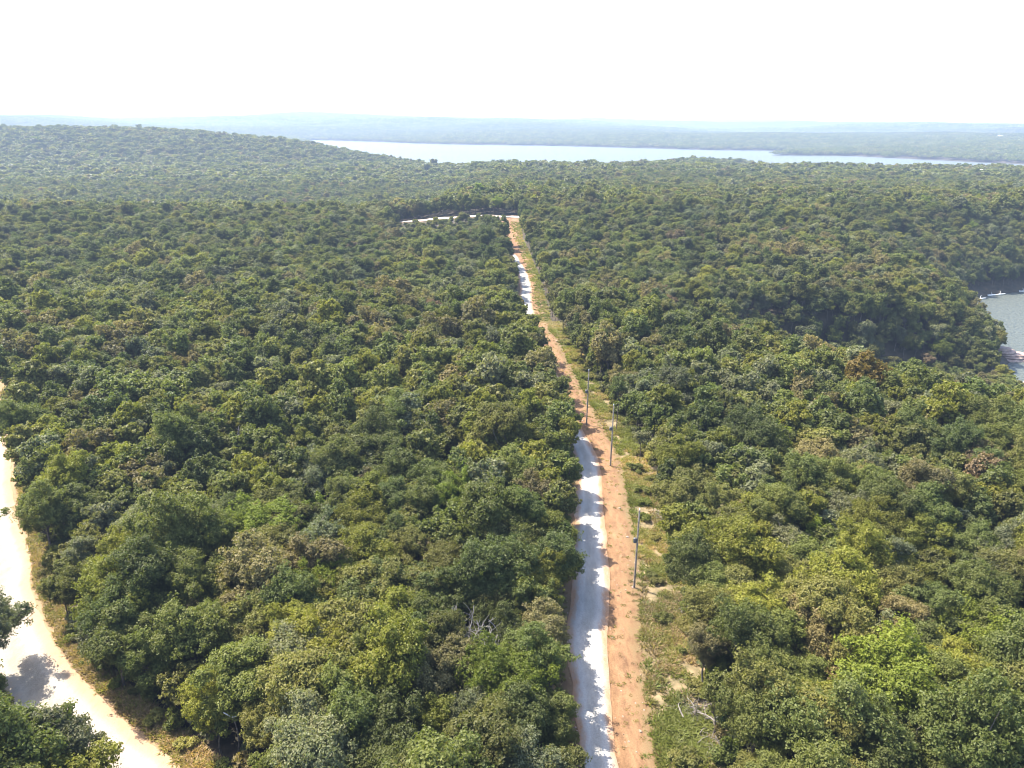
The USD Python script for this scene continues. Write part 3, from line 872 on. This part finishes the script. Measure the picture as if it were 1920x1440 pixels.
tag(f3, 'knee high weeds and straw coloured grass along the gravel roads', 'weeds', kind='stuff')

# loose stones on the dirt
st = []
for i in range(900):
    y = 48 + 170 * sr.random()
    a, b = float(gl(y)) - .2, float(dr(y))
    st.append((a + (b - a) * (sr.random() if i % 3 else .02 + .08 * sr.random()), y))
st = np.array(st)
import trimesh
stones = []
for k in range(3):
    m = trimesh.creation.icosphere(1, 1.0)
    v = np.array(m.vertices); v *= (.7 + .6 * meshkit.noise(v * 1.3 + k * 9, k))[:, None] * np.array([1, .8, .6])
    stones.append([('stone', (v, np.array(m.faces)), STONE if k else ROCK)])
ss = sr.uniform(.04, .13, len(st)) * np.where(sr.random(len(st)) < .08, 2.4, 1)
f4 = instancer('/World/loose_stones', stones, np.column_stack([st, height(st[:, 0], st[:, 1]) + .09]), sr.integers(0, 3, len(st)), sr.uniform(0, 360, len(st)), np.column_stack([ss, ss, ss]))
tag(f4, 'small loose stones strewn over the dirt strip and road', 'stones', kind='stuff')

# ------------------------------------------------------------------ utility poles
POLE = noisy('pole_wood', (0.10, 0.078, 0.058), (0.20, 0.165, 0.13), 2.5)
METAL = usdkit.material(stage, '/World/Looks/dark_metal', {'p': ('principled_bsdf', {'base_color': (0.05, 0.05, 0.052), 'metallic': 0.4, 'roughness': 0.55})}, surface='p.BSDF')
GLAZE = usdkit.material(stage, '/World/Looks/insulator_glaze', {'p': ('principled_bsdf', {'base_color': (0.35, 0.36, 0.37), 'roughness': 0.3})}, surface='p.BSDF')


def lathe(prof, n=12):
    prof = np.array(prof, float)
    g = np.arange(n) * 2 * np.pi / n
    v = np.stack([prof[:, 0][:, None] * np.cos(g), prof[:, 0][:, None] * np.sin(g), np.repeat(prof[:, 1][:, None], n, 1)], -1).reshape(-1, 3)
    i, j = np.meshgrid(np.arange(len(prof) - 1), np.arange(n), indexing='ij')
    q = np.stack([i * n + j, i * n + (j + 1) % n, (i + 1) * n + (j + 1) % n, (i + 1) * n + j], -1).reshape(-1, 4)
    return v, q


kp = '/World/kinds/utility_pole'
UsdGeom.Xform.Define(stage, kp)
usdkit.mesh(stage, kp + '/pole', lathe([(0, -.6), (.15, -.6), (.145, 0), (.13, 4), (.115, 8), (.10, 11.45), (.08, 11.5), (0, 11.5)], 14), POLE, smooth=35)
usdkit.mesh(stage, kp + '/top_insulator', lathe([(0, 11.49), (.03, 11.49), (.03, 11.62), (.085, 11.64), (.05, 11.69), (.085, 11.71), (.05, 11.77), (.03, 11.82), (0, 11.83)], 12), GLAZE, smooth=40)
v, q = lathe([(0, 6.9), (.2, 6.92), (.215, 6.98), (.215, 7.5), (.17, 7.56), (.06, 7.6), (0, 7.6)], 14)
usdkit.mesh(stage, kp + '/dark_canister', (v + np.array([.36, 0, 0]), q), METAL, smooth=35)
usdkit.mesh(stage, kp + '/bracket', tube([(.1, 0, 7.1), (.2, 0, 7.1)], [.03, .03], 6), METAL)
usdkit.mesh(stage, kp + '/bracket_001', tube([(.1, 0, 7.4), (.2, 0, 7.4)], [.03, .03], 6), METAL)
for x, y, lab in ((16.3, 85.7, 'tall wooden utility pole where dirt meets weeds, nearest to the bottom'), (17.6, 122.7, 'wooden utility pole in mid strip beside the thin saplings'),
                  (15.0, 141.1, 'wooden utility pole at the far end of the near dirt strip')):
    thing('utility_pole', lab, 'pole', (x, y, H1(x, y)), 200, 'utility poles along the dirt strip', None, kp)

# ------------------------------------------------------------------ cut brush, stumps, snag
br = np.random.default_rng(55)
for x, y, sc, lab in ((19.6, 63.6, 1.3, 'heap of grey cut branches in the weeds near the bottom'), (24.5, 111.5, 1.2, 'heap of pale cut branches beneath the tree edge at mid strip'),
                      (22.4, 81.0, .9, 'small heap of grey branches beside the woods level with the nearest pole'), (23.6, 104.5, 1.0, 'heap of brownish branches below the pale heap'),
                      (20.4, 58.6, 1.0, 'heap of grey twigs in the lowest weeds by the small cedar')):
    p = thing('brush_heap', lab, 'branches', (x, y, H1(x, y)), 0, 'heaps of cut branches')
    for k in range(14):
        c = br.normal(0, .8, 3) * sc; c[2] = .1 + abs(br.normal(0, .28)) * sc
        a = br.uniform(0, np.pi); L = br.uniform(1.0, 2.6) * sc
        dv = np.array([np.cos(a), np.sin(a), br.normal(0, .22)]) * L / 2
        r = br.uniform(.03, .075) * sc
        put('branch', limb(br, c - dv, c + dv, r, r * .4, .08, 5, 5), DEAD if k % 3 else BARK, str(p.GetPath()))
    tw = []
    for k in range(70):
        c = br.normal(0, .75, 3) * sc; c[2] = .1 + abs(br.normal(0, .35)) * sc
        dv = br.normal(0, .45, 3) * sc; dv[2] *= .5
        tw.append(limb(br, c - dv, c + dv, .016, .008, .12, 4, 3))
    t = put('twigs', join(tw), DEAD, str(p.GetPath()))
    tag(t.GetPrim(), kind='stuff')
p = thing('fallen_log', 'long pale fallen trunk lying by the grey heap at the bottom', 'log', (20.8, 62.4, H1(20.8, 62.4)))
put('trunk', limb(br, (-1.8, 1.5, .35), (1.7, -1.4, .2), .13, .09, .03, 7, 8), DEAD, str(p.GetPath()), smooth=True)
put('branch', limb(br, (.6, -.5, .3), (1.2, .7, .6), .05, .02, .08, 4, 5), DEAD, str(p.GetPath()))
put('branch', limb(br, (-.5, .4, .35), (-.4, 1.6, .7), .045, .02, .08, 4, 5), DEAD, str(p.GetPath()))
p = thing('broken_snag', 'bleached white crooked dead limb in a dark gap near the curving road', 'dead tree', (-26.2, 57.2, H1(-26.2, 57.2)))
put('trunk', limb(br, (0, 0, -.3), (.3, -.2, 5.2), .10, .06, .02, 7, 7), BARK, str(p.GetPath()), smooth=True)
put('limb', limb(br, (.3, -.2, 5.1), (-.5, -.3, 5.75), .075, .045, .04, 5, 6), WHITEWOOD, str(p.GetPath()), smooth=True)
put('limb', limb(br, (.3, -.2, 5.15), (.75, -.5, 5.5), .07, .04, .04, 5, 6), WHITEWOOD, str(p.GetPath()), smooth=True)

# ------------------------------------------------------------------ inlet shore: beach, ledges, driftwood
BEACH = [(0, 172, 240, 180, 254.5), (1, 180, 237, 186, 251), (2, 190, 233, 196, 248.5), (3, 204, 229, 211, 246.5), (4, 226, 225, 229, 243.5), (5, 262, 224, 264, 241)]
m = strip('sandy_beach', BEACH, .10, SAND, 9, jag=.9, seed=71, rough=.12)
p = thing('rock_ledge', 'layered reddish brown rock ledge jutting into the inlet', 'rock', (196.5, 284.5, WATER))
lr = np.random.default_rng(66)
for k, (dx, dy, ra, rb, z0, hh) in enumerate(((0, 0, 9.0, 6.0, -1.2, 1.9), (-1.6, .3, 7.2, 5.0, .74, .7), (-2.6, .2, 6.4, 4.4, 1.48, .75), (-4.0, .3, 4.6, 3.4, 2.27, .9), (-5.2, .4, 3.2, 2.4, 3.21, 1.0))):
    g = np.linspace(0, 2 * np.pi, 22, endpoint=False)
    rr = .8 + .38 * meshkit.noise(np.stack([np.cos(g) * 1.6 + k * 5, np.sin(g) * 1.6, g * 0], 1), 66 + k)
    P0 = np.stack([dx + np.cos(g) * ra * rr, dy + np.sin(g) * rb * rr], 1)
    rings = [np.column_stack([P0 * f + (1 - f) * np.array([dx, dy]), np.full(22, z) + (lr.normal(0, .04, 22) if i in (1, 2) else 0)]) for i, (f, z) in enumerate(((.93, z0), (1.0, z0 + hh * .35), (.98, z0 + hh * .85), (.9, z0 + hh)))]
    V = np.vstack(rings + [[[dx, dy, z0 + hh]], [[dx, dy, z0]]])
    F = []
    for i in range(3):
        for j in range(22):
            a, b = i * 22 + j, i * 22 + (j + 1) % 22
            F += [(a, b, b + 22), (a, b + 22, a + 22)]
    F += [(66 + j, 66 + (j + 1) % 22, 88) for j in range(22)] + [((j + 1) % 22, j, 89) for j in range(22)]
    put('rock_layer', (V, np.array(F)), ROCK, str(p.GetPath()))
dw = np.random.default_rng(67)
for x, y, a, L, lab in ((243.5, 389.5, .35, 9, 'bleached driftwood trunk on the far bank, left of three'), (259, 400.5, .3, 12, 'bleached driftwood trunk on the far bank, middle one'),
                        (282, 411.5, .3, 11, 'bleached driftwood trunk on the far bank, rightmost'), (175, 250.5, 2.5, 8, 'pale log lying on the beach end nearest the ravine'),
                        (183, 247, .4, 6, 'short pale log on the sand below the woods')):
    z = max(H1(x, y), WATER) + .35
    p = thing('driftwood_log', lab, 'log', (x, y, z), math.degrees(a), 'driftwood along the inlet')
    put('trunk', limb(dw, (-L / 2, 0, 0), (L / 2, 0, .25), .38, .2, .02, 8, 8), WHITEWOOD, str(p.GetPath()), smooth=True)
    put('branch', limb(dw, (L * .1, 0, .1), (L * .3, 1.3, 1.6), .14, .05, .08, 5, 6), WHITEWOOD, str(p.GetPath()))
    put('branch', limb(dw, (-L * .2, 0, .1), (-L * .36, -.6, 1.9), .12, .05, .08, 5, 6), WHITEWOOD, str(p.GetPath()))

# ------------------------------------------------------------------ far houses
WALLW = noisy('white_siding', (0.66, 0.65, 0.62), (0.74, 0.73, 0.70), 1.0, bump=.1)
ROOFW = noisy('pale_metal_roof', (0.62, 0.63, 0.64), (0.74, 0.75, 0.76), .6, bump=.1)
DOORM = noisy('door_paint', (0.10, 0.09, 0.085), (0.14, 0.12, 0.11), 1.0)
PANE = usdkit.material(stage, '/World/Looks/pane_glass', {'p': ('principled_bsdf', {'base_color': (0.03, 0.035, 0.04), 'roughness': 0.1})}, surface='p.BSDF')


def box(x0, x1, y0, y1, z0, z1):
    b = trimesh.creation.box((x1 - x0, y1 - y0, z1 - z0)); b.apply_translation(((x0 + x1) / 2, (y0 + y1) / 2, (z0 + z1) / 2))
    return np.array(b.vertices), np.array(b.faces)


kh = '/World/kinds/house'
UsdGeom.Xform.Define(stage, kh)
usdkit.mesh(stage, kh + '/wall', box(-9, 9, -4, 4, -1, 3.2), WALLW)
rv = np.array([(-9.7, -4.8, 3.2), (9.7, -4.8, 3.2), (9.7, 4.8, 3.2), (-9.7, 4.8, 3.2), (-9.7, 0, 5.6), (9.7, 0, 5.6)])
usdkit.mesh(stage, kh + '/roof', (rv, np.array([(0, 1, 5), (0, 5, 4), (2, 3, 4), (2, 4, 5), (0, 4, 3), (1, 2, 5), (0, 3, 2), (0, 2, 1)])), ROOFW)
usdkit.mesh(stage, kh + '/door', box(-.6, .6, -4.06, -3.9, 0, 2.2), DOORM)
for k, x in enumerate((-5.5, -2.8, 4.2)):
    usdkit.mesh(stage, kh + ('/window' if k == 0 else f'/window_{k:03d}'), box(x - .8, x + .8, -4.05, -3.9, 1.0, 2.3), PANE)
for x, y, sc, rz, lab in ((614, 1040, 1.0, 6, 'long white roofed building in the woods below the right end of the lake'), (1790, 2950, 1.1, 10, 'white house on the wooded slope across the lake, higher one'),
                          (1900, 2700, 1.0, -8, 'white house on the wooded slope across the lake, lower one')):
    thing('house', lab, 'house', (x, y, H1(x, y) + .3), rz, None, (sc, sc, sc * (1.9 if y < 1500 else 1.3)), kh)

# ------------------------------------------------------------------ haze
hz = usdkit.material(stage, '/World/Looks/haze', {'v': ('principled_volume', {'color': (0.32, 0.40, 0.54), 'density': HAZE_DENSITY, 'anisotropy': 0.2})}, volume='v.volume')
import trimesh
bx = trimesh.creation.box((33000, 19500, 360)); bx.apply_translation((0, 7000, 360 / 2 - 70))
hp = put('haze', bx, hz).GetPrim()
tag(hp, kind='stuff')
